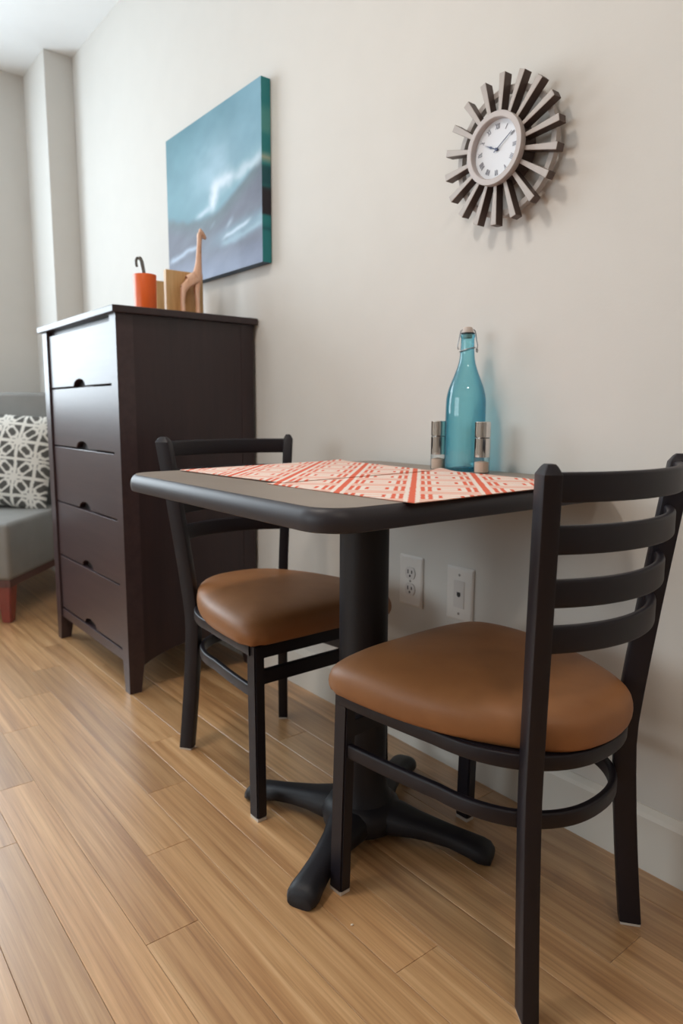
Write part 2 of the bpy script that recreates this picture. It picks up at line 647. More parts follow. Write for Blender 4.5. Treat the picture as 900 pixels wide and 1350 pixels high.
# ceiling downlights (behind the photographer)
def downlight(x, y, power, label):
    t = thing('ceiling_light', label, 'ceiling light', (x, y, ZC), 0)
    obj('trim_ring', lathe([(0.152, -0.001), (0.154, -0.008), (0.172, -0.007), (0.176, 0.0)], 32, cap=False), MAT['lamp_trim'], t)
    obj('diffuser', lathe([(0.0005, -0.005), (0.152, -0.004)], 32, cap=False), MAT['lamp_glow'], t)
    area_light('downlight_lamp', (x, y, ZC - 0.012), (0, 0, -1), 0.29, 0.29, power, (1.0, 0.92, 0.84), 'DISK')


downlight(-1.25, -1.35, 12, 'round flat ceiling light closer to the dresser')
downlight(0.75, -1.35, 7, 'round flat ceiling light closer to the near wall')

# ------------------------------------------------------------------ dining table
TX0, TX1, TY0, TY1, TZ, TTH = -1.432, -0.716, -0.706, -0.004, 0.75, 0.035
TCX, TCY = -1.056, -0.352
table = thing('dining_table', 'square dark pedestal table with rounded corners standing against the wall', 'table', (TCX, TCY, 0))


def loc_poly(poly, cx, cy):
    return [(x - cx, y - cy) for (x, y) in poly]


edge_o = rrect(TX0, TX1, TY0, TY1, 0.065, 12)
edge_i = rrect(TX0 + 0.006, TX1 - 0.006, TY0 + 0.006, TY1 - 0.006, 0.060, 12)
# edge band: profile swept round the rounded square
N = len(edge_o)
prof = [(0.030, TZ - TTH), (0.006, TZ - TTH), (0.002, TZ - TTH + 0.002), (0.0003, TZ - TTH + 0.009), (0.0, TZ - 0.019), (0.0006, TZ - 0.0145), (0.0018, TZ - 0.0105), (0.0036, TZ - 0.0068), (0.0060, TZ - 0.0038), (0.0088, TZ - 0.0016), (0.0112, TZ - 0.0004), (0.014, TZ - 0.0004), (0.030, TZ - 0.004)]
verts, faces = [], []
for (ins, z) in prof:
    for (x, y) in rrect(TX0 + ins, TX1 - ins, TY0 + ins, TY1 - ins, 0.065 - ins, 12):
        verts.append((x - TCX, y - TCY, z))
mp_ = len(prof)
for i in range(mp_):
    j = (i + 1) % mp_
    for k in range(N):
        k2 = (k + 1) % N
        faces.append((i * N + k, i * N + k2, j * N + k2, j * N + k))
bm = bmesh.new(); bm.from_mesh(pydata(verts, faces))
eb = obj('edge_band', finish(bm, angle=45), MAT['table_edge'], table)
eb['label'] = 'rounded near-black edge band of the tabletop'
tt = obj('tabletop', prism(loc_poly(rrect(TX0 + 0.0112, TX1 - 0.0112, TY0 + 0.0112, TY1 - 0.0112, 0.0538, 12), TCX, TCY), TZ - TTH + 0.004, TZ, 'z'), MAT['laminate'], table)
tt['label'] = 'brown-grey laminate top surface'
obj('column', lathe([(0.075, 0.055), (0.062, 0.075), (0.052, 0.10), (0.050, 0.13), (0.050, TZ - TTH - 0.012)], 40), MAT['cast_iron'], table)
obj('mounting_plate', box(-0.2, 0.2, -0.2, 0.2, TZ - TTH - 0.012, TZ - TTH, 0.003), MAT['cast_iron'], table)
obj('base_hub', lathe([(0.062, 0.012), (0.082, 0.02), (0.086, 0.045), (0.078, 0.062), (0.060, 0.076)], 32), MAT['cast_iron'], table)


def base_arm():
    """tapered cast-iron foot along +X, rooted in the hub"""
    st = [(0.03, 0.046, 0.010, 0.072), (0.08, 0.044, 0.014, 0.068), (0.12, 0.034, 0.017, 0.060), (0.16, 0.029, 0.017, 0.054), (0.20, 0.0265, 0.014, 0.048),
          (0.235, 0.028, 0.006, 0.043), (0.258, 0.031, 0.0, 0.039), (0.272, 0.030, 0.0, 0.034), (0.281, 0.024, 0.0, 0.024)]
    verts, faces = [], []
    sec = rect_sec(2, 2, 0.7, 4)
    for (x, w, z0, z1) in st:
        for (a, b) in sec:
            zz = z0 + (z1 - z0) * (b + 1) / 2
            ww = w * (1.0 if b < 0 else 1 - 0.16 * b)
            verts.append((x, a * ww, zz))
    m = len(sec)
    for i in range(len(st) - 1):
        for k in range(m):
            k2 = (k + 1) % m
            faces.append((i * m + k, i * m + k2, (i + 1) * m + k2, (i + 1) * m + k))
    faces += [tuple(range(m))[::-1], tuple((len(st) - 1) * m + k for k in range(m))]
    bm = bmesh.new(); bm.from_mesh(pydata(verts, faces))
    return finish(bm, angle=50)


arm_me = base_arm()
for k in range(4):
    a = obj('base_foot', arm_me, MAT['cast_iron'], table)
    a.rotation_euler = (0, 0, math.radians(26.5 + 90 * k))


# ------------------------------------------------------------------ dining chairs
def cushion_mesh():
    # plan outline (half), x forward
    half = [(-0.229, 0.0), (-0.227, 0.03), (-0.220, 0.062), (-0.205, 0.092), (-0.180, 0.117), (-0.145, 0.140), (-0.10, 0.164), (-0.05, 0.184),
            (0.0, 0.198), (0.05, 0.207), (0.10, 0.212), (0.15, 0.214), (0.185, 0.2125), (0.205, 0.204), (0.2155, 0.188), (0.219, 0.165), (0.222, 0.10), (0.223, 0.05), (0.223, 0.0)]
    pts = half + [(x, -y) for (x, y) in half[-2:0:-1]]
    # resample + smooth
    P = np.array(pts)
    d = np.r_[0, np.cumsum(np.linalg.norm(np.diff(np.vstack([P, P[:1]]), axis=0), axis=1))]
    n = 144
    s = np.linspace(0, d[-1], n, endpoint=False)
    Q = np.c_[np.interp(s, d, np.r_[P[:, 0], P[0, 0]]), np.interp(s, d, np.r_[P[:, 1], P[0, 1]])]
    for _ in range(3):
        Q = (np.roll(Q, 1, 0) + 2 * Q + np.roll(Q, -1, 0)) / 4
    c = np.array([-0.005, 0.0])
    prof = [(0.0, 0.392), (0.60, 0.392), (0.90, 0.392), (0.950, 0.393), (0.968, 0.396), (0.985, 0.402), (0.996, 0.410), (1.0, 0.419), (0.996, 0.428), (0.985, 0.436), (0.965, 0.4425),
            (0.93, 0.4485), (0.88, 0.4535), (0.80, 0.4580), (0.68, 0.4618), (0.52, 0.4648), (0.34, 0.4665), (0.16, 0.4672)]
    ang = np.arctan2(Q[:, 1], Q[:, 0])
    corner = np.array([math.atan2(0.20, 0.205), -math.atan2(0.20, 0.205)])
    verts, faces = [], []
    for (f, z) in prof[1:]:
        for k in range(n):
            q = c + (Q[k] - c) * f
            zz = z
            # small vinyl pleats tucked under at the two front corners
            for ca in corner:
                for o, w, amp in ((-0.055, 0.022, 1), (0.055, 0.022, 1)):
                    g = math.exp(-((ang[k] - ca - o) / w) ** 2)
                    if z < 0.43 and f > 0.9:
                        q = q - (Q[k] - c) / np.linalg.norm(Q[k] - c) * 0.006 * g * (0.43 - z) / 0.03
            # front corners droop slightly
            dr = sum(math.exp(-((ang[k] - ca) / 0.22) ** 2) for ca in corner)
            zz -= 0.008 * dr * max(0, f - 0.72) / 0.28 * (1 if z > 0.40 else 0.2)
            verts.append((q[0], q[1], zz))
    m = len(prof) - 1
    for i in range(m - 1):
        for k in range(n):
            k2 = (k + 1) % n
            faces.append((i * n + k, i * n + k2, (i + 1) * n + k2, (i + 1) * n + k))
    faces.append(tuple(range(n))[::-1])
    verts.append((c[0], c[1], 0.4674))
    for k in range(n):
        faces.append(((m - 1) * n + k, (m - 1) * n + (k + 1) % n, len(verts) - 1))
    bm = bmesh.new(); bm.from_mesh(pydata(verts, faces))
    return finish(bm, smooth=True)


def post_path(sgn):
    """rear post: splays at the feet, waist at the seat, raked and widening to the top"""
    pts = []
    for z in (0.006, 0.07, 0.14, 0.21, 0.28, 0.33, 0.37, 0.42, 0.48, 0.56, 0.64, 0.72, 0.803):
        if z < 0.35:
            f = ((0.35 - z) / 0.35) ** 1.4
            pts.append((-0.1718 - 0.0228 * f, 0.1366 + 0.0161 * f, z))
        else:
            f = ((z - 0.35) / 0.465) ** 1.15
            pts.append((-0.1718 - 0.0389 * f, 0.1366 + 0.0508 * f, z))
    return [(x, sgn * y, z) for (x, y, z) in pts]


def post_at(z, sgn):
    p = post_path(1)
    zs = [q[2] for q in p]
    return float(np.interp(z, zs, [q[0] for q in p])), sgn * float(np.interp(z, zs, [q[1] for q in p]))


def post_mesh(sgn):
    path = post_path(sgn)
    th = math.radians(36) * sgn          # rotated so that the faces follow the curved back
    ax = Vector((-math.cos(th), math.sin(th) , 0))      # back-face normal
    ay = Vector((-math.sin(th), -math.cos(th), 0))
    sec = rect_sec(0.036, 0.026, 0.0035, 2)
    verts, faces = [], []
    m = len(sec)
    rows = [(p, 1.0) for p in path]
    px, py, pz = path[-1]
    rows += [((px - 0.0006, py, pz + 0.010), 0.62), ((px - 0.0008, py, pz + 0.013), 0.42)]
    for (p, sc) in rows:
        for (a, b) in sec:
            v = Vector(p) + ax * (a * sc) + ay * (b * sc)
            verts.append(v)
    for i in range(len(rows) - 1):
        for k in range(m):
            k2 = (k + 1) % m
            faces.append((i * m + k, i * m + k2, (i + 1) * m + k2, (i + 1) * m + k))
    faces += [tuple(range(m))[::-1], tuple((len(rows) - 1) * m + k for k in range(m))]
    bm = bmesh.new(); bm.from_mesh(pydata(verts, faces))
    return finish(bm, angle=28)


def slat_mesh(z, h=0.039, t=0.013):
    x1, y1 = post_at(z, 1)
    half = y1 - 0.006
    slope = math.radians(36)
    Rr = half / math.sin(slope)
    pts = []
    for k in range(25):
        a = -slope + 2 * slope * k / 24
        pts.append((x1 - (Rr * math.cos(a) - Rr * math.cos(slope)) , Rr * math.sin(a), z))
    return sweep(pts, rect_sec(t, h, 0.0045, 3), angle=50)


def d_ring(front_x, front_hw, side_hw, rear_x, z, n=60):
    """U path: from one front leg round the back to the other"""
    pts = []
    x_turn = -0.02
    for k in range(7):
        f = k / 7
        pts.append((front_x + (x_turn - front_x) * f, -(front_hw + (side_hw - front_hw) * f ** 1.5), z))
    a_, b_ = x_turn - rear_x, side_hw
    for k in range(41):
        th = PI / 2 * (-1 + 2 * k / 40)
        cx, sx = abs(math.cos(th)) ** 0.88, math.copysign(abs(math.sin(th)) ** 0.88, math.sin(th))
        pts.append((x_turn - a_ * cx, b_ * sx, z))
    for k in range(6, -1, -1):
        f = k / 7
        pts.append((front_x + (x_turn - front_x) * f, (front_hw + (side_hw - front_hw) * f ** 1.5), z))
    return pts


def front_leg_mesh(sgn):
    bm = bmesh.new()
    for v in bm_box(bm, -0.0165, 0.0165, -0.0125, 0.0125, 0.006, 0.392):
        f = v.co.z / 0.392                      # the leg splays slightly towards the floor
        v.co.x += 0.1946 - 0.0099 * f
        v.co.y += sgn * (0.1799 - 0.0034 * f)
    bmesh.ops.bevel(bm, geom=bm.edges[:], offset=0.003, segments=2, affect='EDGES')
    return finish(bm, angle=35)


def make_chair(label):
    t = thing('dining_chair', label, 'chair', group='matching ladder-back dining chairs')
    bk = MAT['black_metal']
    s = obj('seat', cushion_mesh(), MAT['leather'], t)
    s['label'] = 'padded tan vinyl seat cushion'
    # seat frame: flat bar under the cushion
    fr_pts = d_ring(0.184, 0.186, 0.172, -0.212, 0.3795)
    obj('seat_frame', sweep(fr_pts, rect_sec(0.014, 0.024, 0.003, 2), angle=50), bk, t)
    obj('seat_pan', prism([(p[0], p[1]) for p in fr_pts], 0.3885, 0.3925, 'z'), bk, t)
    obj('front_rail', box(0.179, 0.193, -0.168, 0.168, 0.358, 0.391, 0.002), bk, t)
    obj('leg_brace', sweep(d_ring(0.178, 0.178, 0.160, -0.203, 0.283), rect_sec(0.013, 0.026, 0.004, 3), angle=50), bk, t)
    obj('front_stretcher', box(0.181, 0.194, -0.169, 0.169, 0.300, 0.332, 0.002), bk, t)
    for sg in (-1, 1):
        l = obj('front_leg', front_leg_mesh(sg), bk, t)
        obj('glide', box(0.1946 - 0.0155, 0.1946 + 0.0155, sg * 0.1799 - 0.0115, sg * 0.1799 + 0.0115, 0.0, 0.007, 0.001), MAT['glide'], l)
    for sg in (-1, 1):
        p = obj('back_post', post_mesh(sg), bk, t)
        th = math.radians(36) * sg
        gm = box(-0.0165, 0.0165, -0.0115, 0.0115, 0.0, 0.007, 0.001)
        gm.transform(Matrix.Translation((-0.1946, sg * 0.1527, 0)) @ Matrix.Rotation(-th, 4, 'Z'))
        obj('glide', gm, MAT['glide'], p)
    for z in (0.7855, 0.7155, 0.641, 0.5745):
        obj('back_slat', slat_mesh(z), bk, t)
    return t


chair_a = make_chair('black metal ladder-back chair with tan seat, on the table side away from the dresser')
chair_a.location = (-0.7386, -0.3269, 0)
chair_a.rotation_euler = (0, 0, math.radians(182.26))
chair_b = copy_tree(chair_a)
chair_b['label'] = 'black metal ladder-back chair with tan seat, standing between the table and the dresser'
chair_b.location = (-1.4136, -0.3335, 0)
chair_b.rotation_euler = (0, 0, math.radians(0.8))

# ------------------------------------------------------------------ dresser
DX0, DX1, DYF, DH = -2.777, -2.015, -0.488, 1.1806
dr = thing('dresser', 'tall espresso-brown chest of five drawers against the wall', 'dresser', ((DX0 + DX1) / 2, DYF / 2, 0))
OX, OY = (DX0 + DX1) / 2, DYF / 2
BX0, BX1, BYF, BYB = DX0 + 0.018 - OX, DX1 - 0.018 - OX, DYF + 0.014 - OY, -0.012 - OY
obj('top', box(DX0 - OX, DX1 - OX, DYF - OY, -0.003 - OY, DH - 0.021, DH, 0.003), MAT['espresso'], dr)
PWD, PDP = 0.050, 0.052
for sx in (0, 1):
    x0, x1 = (BX0, BX0 + PWD) if sx == 0 else (BX1 - PWD, BX1)
    # tapered corner posts
    for sy in (0, 1):
        y0, y1 = (BYF, BYF + PDP) if sy == 0 else (BYB - 0.045, BYB)
        bm = bmesh.new()
        ti = 0.014
        xi0, xi1 = (x0, x1 - ti) if sx == 0 else (x0 + ti, x1)
        yi0, yi1 = (y0, y1 - ti) if sy == 0 else (y0 + ti, y1)
        rows = [(xi0, xi1, yi0, yi1, 0.0), (x0, x1, y0, y1, 0.105), (x0, x1, y0, y1, DH - 0.0215)]
        vv = [[bm.verts.new(c) for c in ((a, c_, z), (b, c_, z), (b, d_, z), (a, d_, z))] for (a, b, c_, d_, z) in rows]
        bm.faces.new(vv[0][::-1]); bm.faces.new(vv[2])
        for i in (0, 1):
            for k in range(4):
                bm.faces.new((vv[i][k], vv[i][(k + 1) % 4], vv[i + 1][(k + 1) % 4], vv[i + 1][k]))
        bmesh.ops.bevel(bm, geom=[e for e in bm.edges if e.calc_face_angle(0) > 0.6], offset=0.002, segments=2, affect='EDGES')
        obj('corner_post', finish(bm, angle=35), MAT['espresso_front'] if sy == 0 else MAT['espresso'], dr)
    # side panel with arched lower edge
    ya, yb = BYF + PDP, BYB - 0.045
    arch = []
    for k in range(21):
        f = k / 20
        arch.append((ya + (yb - ya) * f, 0.086 + 0.046 * math.sin(PI * f) ** 0.8))
    poly = arch + [(yb, DH - 0.0215), (ya, DH - 0.0215)]
    xo = (BX0 + 0.0015, BX0 + 0.019) if sx == 0 else (BX1 - 0.019, BX1 - 0.0015)
    obj('side_panel', prism(poly, xo[0], xo[1], 'x'), MAT['espresso'], dr)
obj('back_panel', box(BX0 + PWD, BX1 - PWD, BYB - 0.010, BYB - 0.002, 0.11, DH - 0.0215), MAT['espresso'], dr)
fx0, fx1 = BX0 + PWD + 0.0025, BX1 - PWD - 0.0025
zl = [0.130, 0.338, 0.543, 0.750, 0.957, 1.147]
obj('bottom_rail', box(BX0 + PWD, BX1 - PWD, BYF + 0.006, BYF + 0.03, 0.092, 0.126, 0.002), MAT['espresso_front'], dr)
obj('top_rail', box(BX0 + PWD, BX1 - PWD, BYF + 0.02, BYF + 0.05, 1.135, DH - 0.0215, 0.001), MAT['espresso'], dr)
for k in range(5):
    z0, z1 = zl[k] + 0.002, zl[k + 1] - 0.0025
    cx = (fx0 + fx1) / 2
    cut = []
    hwid, hgt = 0.058, 0.023
    for i in range(17):
        f = -1 + 2 * i / 16
        cut.append((cx - hwid * f * -1, z0 + hgt * math.sqrt(max(0, 1 - f * f))))
    poly = [(fx0, z0)] + cut + [(fx1, z0), (fx1, z1), (fx0, z1)]
    d = obj('drawer', prism(poly, BYF + 0.007, BYF + 0.027, 'y', bev=0.0022, seg=2), MAT['espresso_front'], dr)
    g = obj('pull_shade_plate', box(cx - 0.085, cx + 0.085, BYF + 0.0275, BYF + 0.032, z0 - 0.005, z0 + 0.05), MAT['slot'], d)  # dark plate stands in for the shade inside the half-moon cut-out
    g['label'] = 'half-moon finger pull, its shade painted as a dark backing plate'
    obj('drawer_box', box(fx0 + 0.012, fx1 - 0.012, BYF + 0.034, BYB - 0.03, z0 + 0.006, z1 - 0.03), MAT['espresso'], d)

# ------------------------------------------------------------------ things on the dresser
ZD = DH
CUPX, CUPY = -2.215, -0.302
cup = lathe([(0.030, 0.0), (0.0335, 0.002), (0.0345, 0.01), (0.0362, 0.128), (0.0355, 0.130), (0.0335, 0.128), (0.032, 0.010), (0.001, 0.008)], 40, cap=False)
c = obj('orange_cup', cup, MAT['orange'])
c.location = (CUPX, CUPY, ZD)
tag(c, 'plain orange cylindrical cup on top of the dresser', 'cup')
u = thing('cup_utensil', 'thin grey utensil with a curled end sticking out of the orange cup', 'utensil', (CUPX, CUPY, ZD + 0.011))
pts = [(0.012, 0.012, 0.0), (0.004, -0.001, 0.10), (-0.002, -0.008, 0.158), (-0.004, -0.011, 0.168), (-0.006, -0.016, 0.171)]
obj('handle', sweep(pts, rect_sec(0.012, 0.006, 0.001, 2), up=(1, 0, 0)), MAT['grey_metal'], u)
pts = [(-0.006, -0.016, 0.171), (-0.008, -0.021, 0.169), (-0.009, -0.024, 0.162), (-0.009, -0.024, 0.150), (-0.009, -0.022, 0.142)]
obj('curled_tip', sweep(pts, rect_sec(0.009, 0.005, 0.001, 2), up=(1, 0, 0)), MAT['grey_metal'], u)


def giraffe_mesh():
    """carved giraffe, standing along local -Y..+Y with the head over +Y, one continuous skin"""
    V = [(0, 0, 0.118), (0, 0.018, 0.135), (0, 0.022, 0.175), (0, 0.025, 0.225), (0, 0.028, 0.262), (0, 0.034, 0.272), (0, 0.048, 0.252),   # body-neck-head-muzzle
         (0, -0.030, 0.112), (0, -0.034, 0.09),                                                        # rump, tail root
         (0.008, 0.014, 0.09), (0.009, 0.016, 0.045), (0.009, 0.017, 0.006),
         (-0.008, 0.014, 0.09), (-0.009, 0.016, 0.045), (-0.009, 0.017, 0.006),
         (0.008, -0.030, 0.088), (0.009, -0.034, 0.045), (0.009, -0.032, 0.006),
         (-0.008, -0.030, 0.088), (-0.009, -0.034, 0.045), (-0.009, -0.032, 0.006),
         (0.005, 0.028, 0.284), (-0.005, 0.028, 0.284), (0.010, 0.024, 0.272), (-0.010, 0.024, 0.272)]
    E = [(0, 1), (1, 2), (2, 3), (3, 4), (4, 5), (5, 6), (0, 7), (7, 8), (1, 9), (9, 10), (10, 11), (1, 12), (12, 13), (13, 14), (7, 15), (15, 16), (16, 17), (7, 18), (18, 19), (19, 20),
         (5, 21), (5, 22), (4, 23), (4, 24)]
    Rr = [0.019, 0.017, 0.011, 0.0085, 0.0085, 0.0095, 0.006, 0.017, 0.003, 0.0085, 0.005, 0.0058, 0.0085, 0.005, 0.0058, 0.0095, 0.0052, 0.0058, 0.0095, 0.0052, 0.0058, 0.0025, 0.0025, 0.0028, 0.0028]
    me = bpy.data.meshes.new('giraffe')
    me.from_pydata(V, E, [])
    o = bpy.data.objects.new('giraffe_tmp', me)
    COL.objects.link(o)
    sk = o.modifiers.new('skin', 'SKIN')
    for i, r in enumerate(Rr):
        o.data.skin_vertices[0].data[i].radius = (r, r)
    o.data.skin_vertices[0].data[0].use_root = True
    sb = o.modifiers.new('sub', 'SUBSURF'); sb.levels = 2; sb.render_levels = 2
    dg = bpy.context.evaluated_depsgraph_get()
    me2 = bpy.data.meshes.new_from_object(o.evaluated_get(dg))
    bpy.data.objects.remove(o)
    me2.materials.clear()
    me2.polygons.foreach_set('use_smooth', [True] * len(me2.polygons))
    zmin = min(v.co.z for v in me2.vertices)
    me2.transform(Matrix.Translation((0, 0, -zmin)))
    return me2


gm = giraffe_mesh()


def bookend(x, y0, y1, flip, label):
    yc = (y0 + y1) / 2
    t = thing('bookend', label, 'bookend', (x, yc, ZD), group='wooden bookends on the dresser')
    w = (y1 - y0) / 2
    obj('upright_board', box(-0.009, 0.009, -w, w, 0.0, 0.155, 0.0015), MAT['pale_wood'], t)
    s = -1 if flip else 1
    obj('base_board', box(min(0.009 * s, 0.075 * s), max(0.009 * s, 0.075 * s), -w, w, 0.0, 0.012, 0.0015), MAT['pale_wood'], t)
    if not flip:
        g = obj('carved_giraffe', gm, MAT['carved_wood'], t)
        g.location = (0.040 * s, 0.012, 0.012)
        g.rotation_euler = (0, 0, math.radians(-12))
    return t


bookend(-2.21, -0.236, -0.103, False, 'pale wooden bookend with the carved giraffe in front of its board')
bookend(-2.42, -0.176, -0.040, True, 'pale wooden bookend between the orange cup and the giraffe')

# ------------------------------------------------------------------ painting
CX0, CX1, CZ0, CZ1, CT = -2.604, -1.932, 1.3426, 1.8815, 0.035
pt = thing('canvas_painting', 'unframed teal and grey seascape painting hanging above the dresser', 'painting', ((CX0 + CX1) / 2, 0, CZ0))
NX, NZ = 170, 136
uu, vv = np.meshgrid(np.linspace(0, 1, NX), np.linspace(0, 1, NZ))
U, V = uu.ravel(), vv.ravel()


def mixc(A, B, f):
    return A * (1 - f[:, None]) + np.asarray(B, float) * f[:, None]


def paint(U, V):
    n1 = fbm(U * 4 + 3, V * 5 + 1, 5, 4)
    n2 = fbm(U * 9 + 1, V * 16 - U * 6, 9, 4)
    C = np.tile(np.array([88.0, 134, 150]), (len(U), 1))
    C = mixc(C, (76, 128, 142), smoothstep(0.55, 0.1, U) * 0.8)
    # pale sky glow in the middle
    g = np.exp(-((U - 0.62) / 0.30) ** 2 - ((V - 0.66) / 0.20) ** 2)
    C = mixc(C, (146, 178, 194), np.clip(g * (0.45 + 0.9 * n1), 0, 1))
    C = mixc(C, (132, 172, 192), smoothstep(0.62, 0.9, U) * smoothstep(0.5, 0.8, V) * 0.5)
    C = C + ((n1 - 0.5) * 30)[:, None]
    # sea
    hor = 0.47 - 0.11 * np.sin(U * 3.0) + 0.10 * smoothstep(0.45, 1, U) + (n1 - 0.5) * 0.07
    sea = smoothstep(0.035, -0.035, V - hor)
    S = np.tile(np.array([82.0, 86, 104]), (len(U), 1))
    S = mixc(S, (70, 88, 98), smoothstep(-0.12, 0.0, V - hor))
    S = mixc(S, (118, 130, 158), smoothstep(0.22, 0.0, V))
    S = mixc(S, (118, 158, 176), np.exp(-((V - 0.17 - 0.08 * U) / 0.05) ** 2) * smoothstep(0.3, 0.8, U) * 0.75)
    S = S + ((n2 - 0.5) * 26)[:, None]
    C = mixc(C, S, sea) * 1.0
    C = C * (1 - sea[:, None]) + S * sea[:, None]
    # white breaking cloud / spray
    def streak(u0, v0, u1, v1, w, amp, seed):
        L = math.hypot(u1 - u0, v1 - v0)
        tx, ty = (u1 - u0) / L, (v1 - v0) / L
        s = (U - u0) * tx + (V - v0) * ty
        d = -(U - u0) * ty + (V - v0) * tx
        d = d + (fbm(U * 12 + seed, V * 12, seed, 3) - 0.5) * w * 1.6
        return np.exp(-(d / w) ** 2) * smoothstep(-0.03, 0.06, s) * smoothstep(L + 0.03, L - 0.06, s) * amp
    C = mixc(C, (212, 220, 230), streak(0.50, 0.40, 0.57, 0.58, 0.040, 0.95, 3))
    C = mixc(C, (208, 218, 228), streak(0.53, 0.53, 0.76, 0.56, 0.045, 0.85, 4))
    C = mixc(C, (196, 210, 220), streak(0.74, 0.53, 1.02, 0.60, 0.035, 0.75, 6))
    C = mixc(C, (190, 204, 218), streak(0.34, 0.405, 0.52, 0.43, 0.018, 0.8, 8))
    C = mixc(C, (186, 204, 220), streak(0.62, 0.205, 0.90, 0.265, 0.012, 0.95, 10))
    C = mixc(C, (168, 190, 206), streak(0.66, 0.27, 0.73, 0.31, 0.014, 0.8, 12))
    C = mixc(C, (160, 176, 192), streak(0.50, 0.31, 0.55, 0.33, 0.012, 0.6, 13))
    C = mixc(C, (174, 192, 212), streak(0.0, 0.185, 0.38, 0.225, 0.018, 0.85, 14))
    C = mixc(C, (146, 180, 198), streak(0.60, 0.17, 1.02, 0.22, 0.022, 0.7, 15))
    return np.clip(C, 0, 255)


hwp = (CX1 - CX0) / 2
verts = np.c_[(U - 0.5) * 2 * hwp, np.full_like(U, -CT), V * (CZ1 - CZ0)]
faces = [(j * NX + i, j * NX + i + 1, (j + 1) * NX + i + 1, (j + 1) * NX + i) for j in range(NZ - 1) for i in range(NX - 1)]
me = pydata(verts, faces, False)
set_colors(me, paint(U, V))
obj('canvas_front', me, MAT['canvas'], pt)
# gallery-wrapped sides
verts, faces, cols = [], [], []


def strip(a, b, edge_uv, tint):
    """side strip from front edge line to the wall"""
    n = 60
    base = len(verts)
    ts = np.linspace(0, 1, n)
    eu = edge_uv[0][0] + (edge_uv[1][0] - edge_uv[0][0]) * ts
    ev = edge_uv[0][1] + (edge_uv[1][1] - edge_uv[0][1]) * ts
    c = tint(ts, paint(eu, ev))
    for k in range(n):
        p = np.array(a) + (np.array(b) - np.array(a)) * ts[k]
        verts.append((p[0], -CT, p[1])); verts.append((p[0], -0.002, p[1]))
        cols.append(c[k]); cols.append(c[k])
    for k in range(n - 1):
        faces.append((base + 2 * k, base + 2 * k + 1, base + 2 * k + 3, base + 2 * k + 2))


H_ = CZ1 - CZ0


def side_tint(ts, c):
    out = np.tile(np.array([40.0, 128, 132]), (len(ts), 1))
    n = fbm(ts * 9, ts * 0 + 2.3, 21, 3)
    out = mixc(out, (86, 152, 148), smoothstep(0.45, 0.75, n) * smoothstep(0.55, 0.7, ts))
    out = mixc(out, (166, 178, 160), np.exp(-((ts - 0.575) / 0.022) ** 2))
    out = mixc(out, (30, 84, 92), smoothstep(0.54, 0.52, ts) * smoothstep(0.40, 0.44, ts))
    out = mixc(out, (42, 38, 46), smoothstep(0.425, 0.40, ts) * smoothstep(0.255, 0.27, ts))
    out = mixc(out, (24, 92, 104), np.exp(-((ts - 0.19) / 0.012) ** 2))
    return out


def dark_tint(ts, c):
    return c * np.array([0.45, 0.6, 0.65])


strip((hwp, 0), (hwp, H_), ((1, 0), (1, 1)), side_tint)
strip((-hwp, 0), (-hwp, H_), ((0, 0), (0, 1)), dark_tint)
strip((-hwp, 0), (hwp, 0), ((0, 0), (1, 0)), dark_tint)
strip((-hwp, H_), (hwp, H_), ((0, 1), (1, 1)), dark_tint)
me = pydata(verts, faces, False)
set_colors(me, np.array(cols))
sd = obj('canvas_sides', me, MAT['canvas'], pt)
sd['label'] = 'teal and dark painted side edges'
for (x0, x1, z0, z1) in ((-hwp + 0.003, -hwp + 0.04, 0.003, H_ - 0.003), (hwp - 0.04, hwp - 0.003, 0.003, H_ - 0.003), (-hwp + 0.04, hwp - 0.04, 0.003, 0.04), (-hwp + 0.04, hwp - 0.04, H_ - 0.04, H_ - 0.003)):
    obj('stretcher_bar', box(x0, x1, -CT + 0.004, -0.001, z0, z1), MAT['canvas_back'], pt)

# ------------------------------------------------------------------ wall clock
KX, KZ, KY = -1.003, 1.417, 0.0
clk = thing('wall_clock', 'round pewter sunburst wall clock with roman numerals', 'clock', (KX, 0, KZ))
# local: x right, y towards the wall, z up.  front faces -y


def ring_y(profile, n=64, angle=35):
    """lathe about the Y axis; profile of (radius, y)"""
    me = lathe([(r, y) for (r, y) in profile], n, True, False, angle)
    me.transform(Matrix.Rotation(-PI / 2, 4, 'X') @ Matrix.Scale(-1, 4, (0, 0, 1)))
    bm = bmesh.new(); bm.from_mesh(me)
    bmesh.ops.recalc_face_normals(bm, faces=bm.faces)
    bm.to_mesh(me); bm.free()
    return me


def to_y(me):
    """z-up local mesh -> faces -y"""
    me.transform(Matrix.Rotation(PI / 2, 4, 'X'))
    return me


def lathe_y(profile, n=64):
    """profile (r, depth from wall) -> axis along -y"""
    return to_y(lathe(profile, n, True, False, 35))


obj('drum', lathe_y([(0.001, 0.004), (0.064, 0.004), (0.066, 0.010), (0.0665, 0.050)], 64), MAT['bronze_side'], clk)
obj('bezel', lathe_y([(0.0660, 0.046), (0.0708, 0.047), (0.0711, 0.0600), (0.0701, 0.0615), (0.0600, 0.0615), (0.0588, 0.0605), (0.0580, 0.0475)], 64), MAT['bezel'], clk)
dial = obj('dial', lathe_y([(0.0590, 0.048), (0.0003, 0.048)], 64), MAT['dial'], clk)
DY = -0.0484


def flat_quads(quads, y, th=0.0005):
    bm = bmesh.new()
    for q in quads:
        lo = [bm.verts.new((x, y, z)) for (x, z) in q]
        hi = [bm.verts.new((x, y - th, z)) for (x, z) in q]
        n = len(q)
        bm.faces.new(lo); bm.faces.new(hi)
        for i in range(n):
            bm.faces.new((lo[i], lo[(i + 1) % n], hi[(i + 1) % n], hi[i]))
    return finish(bm)


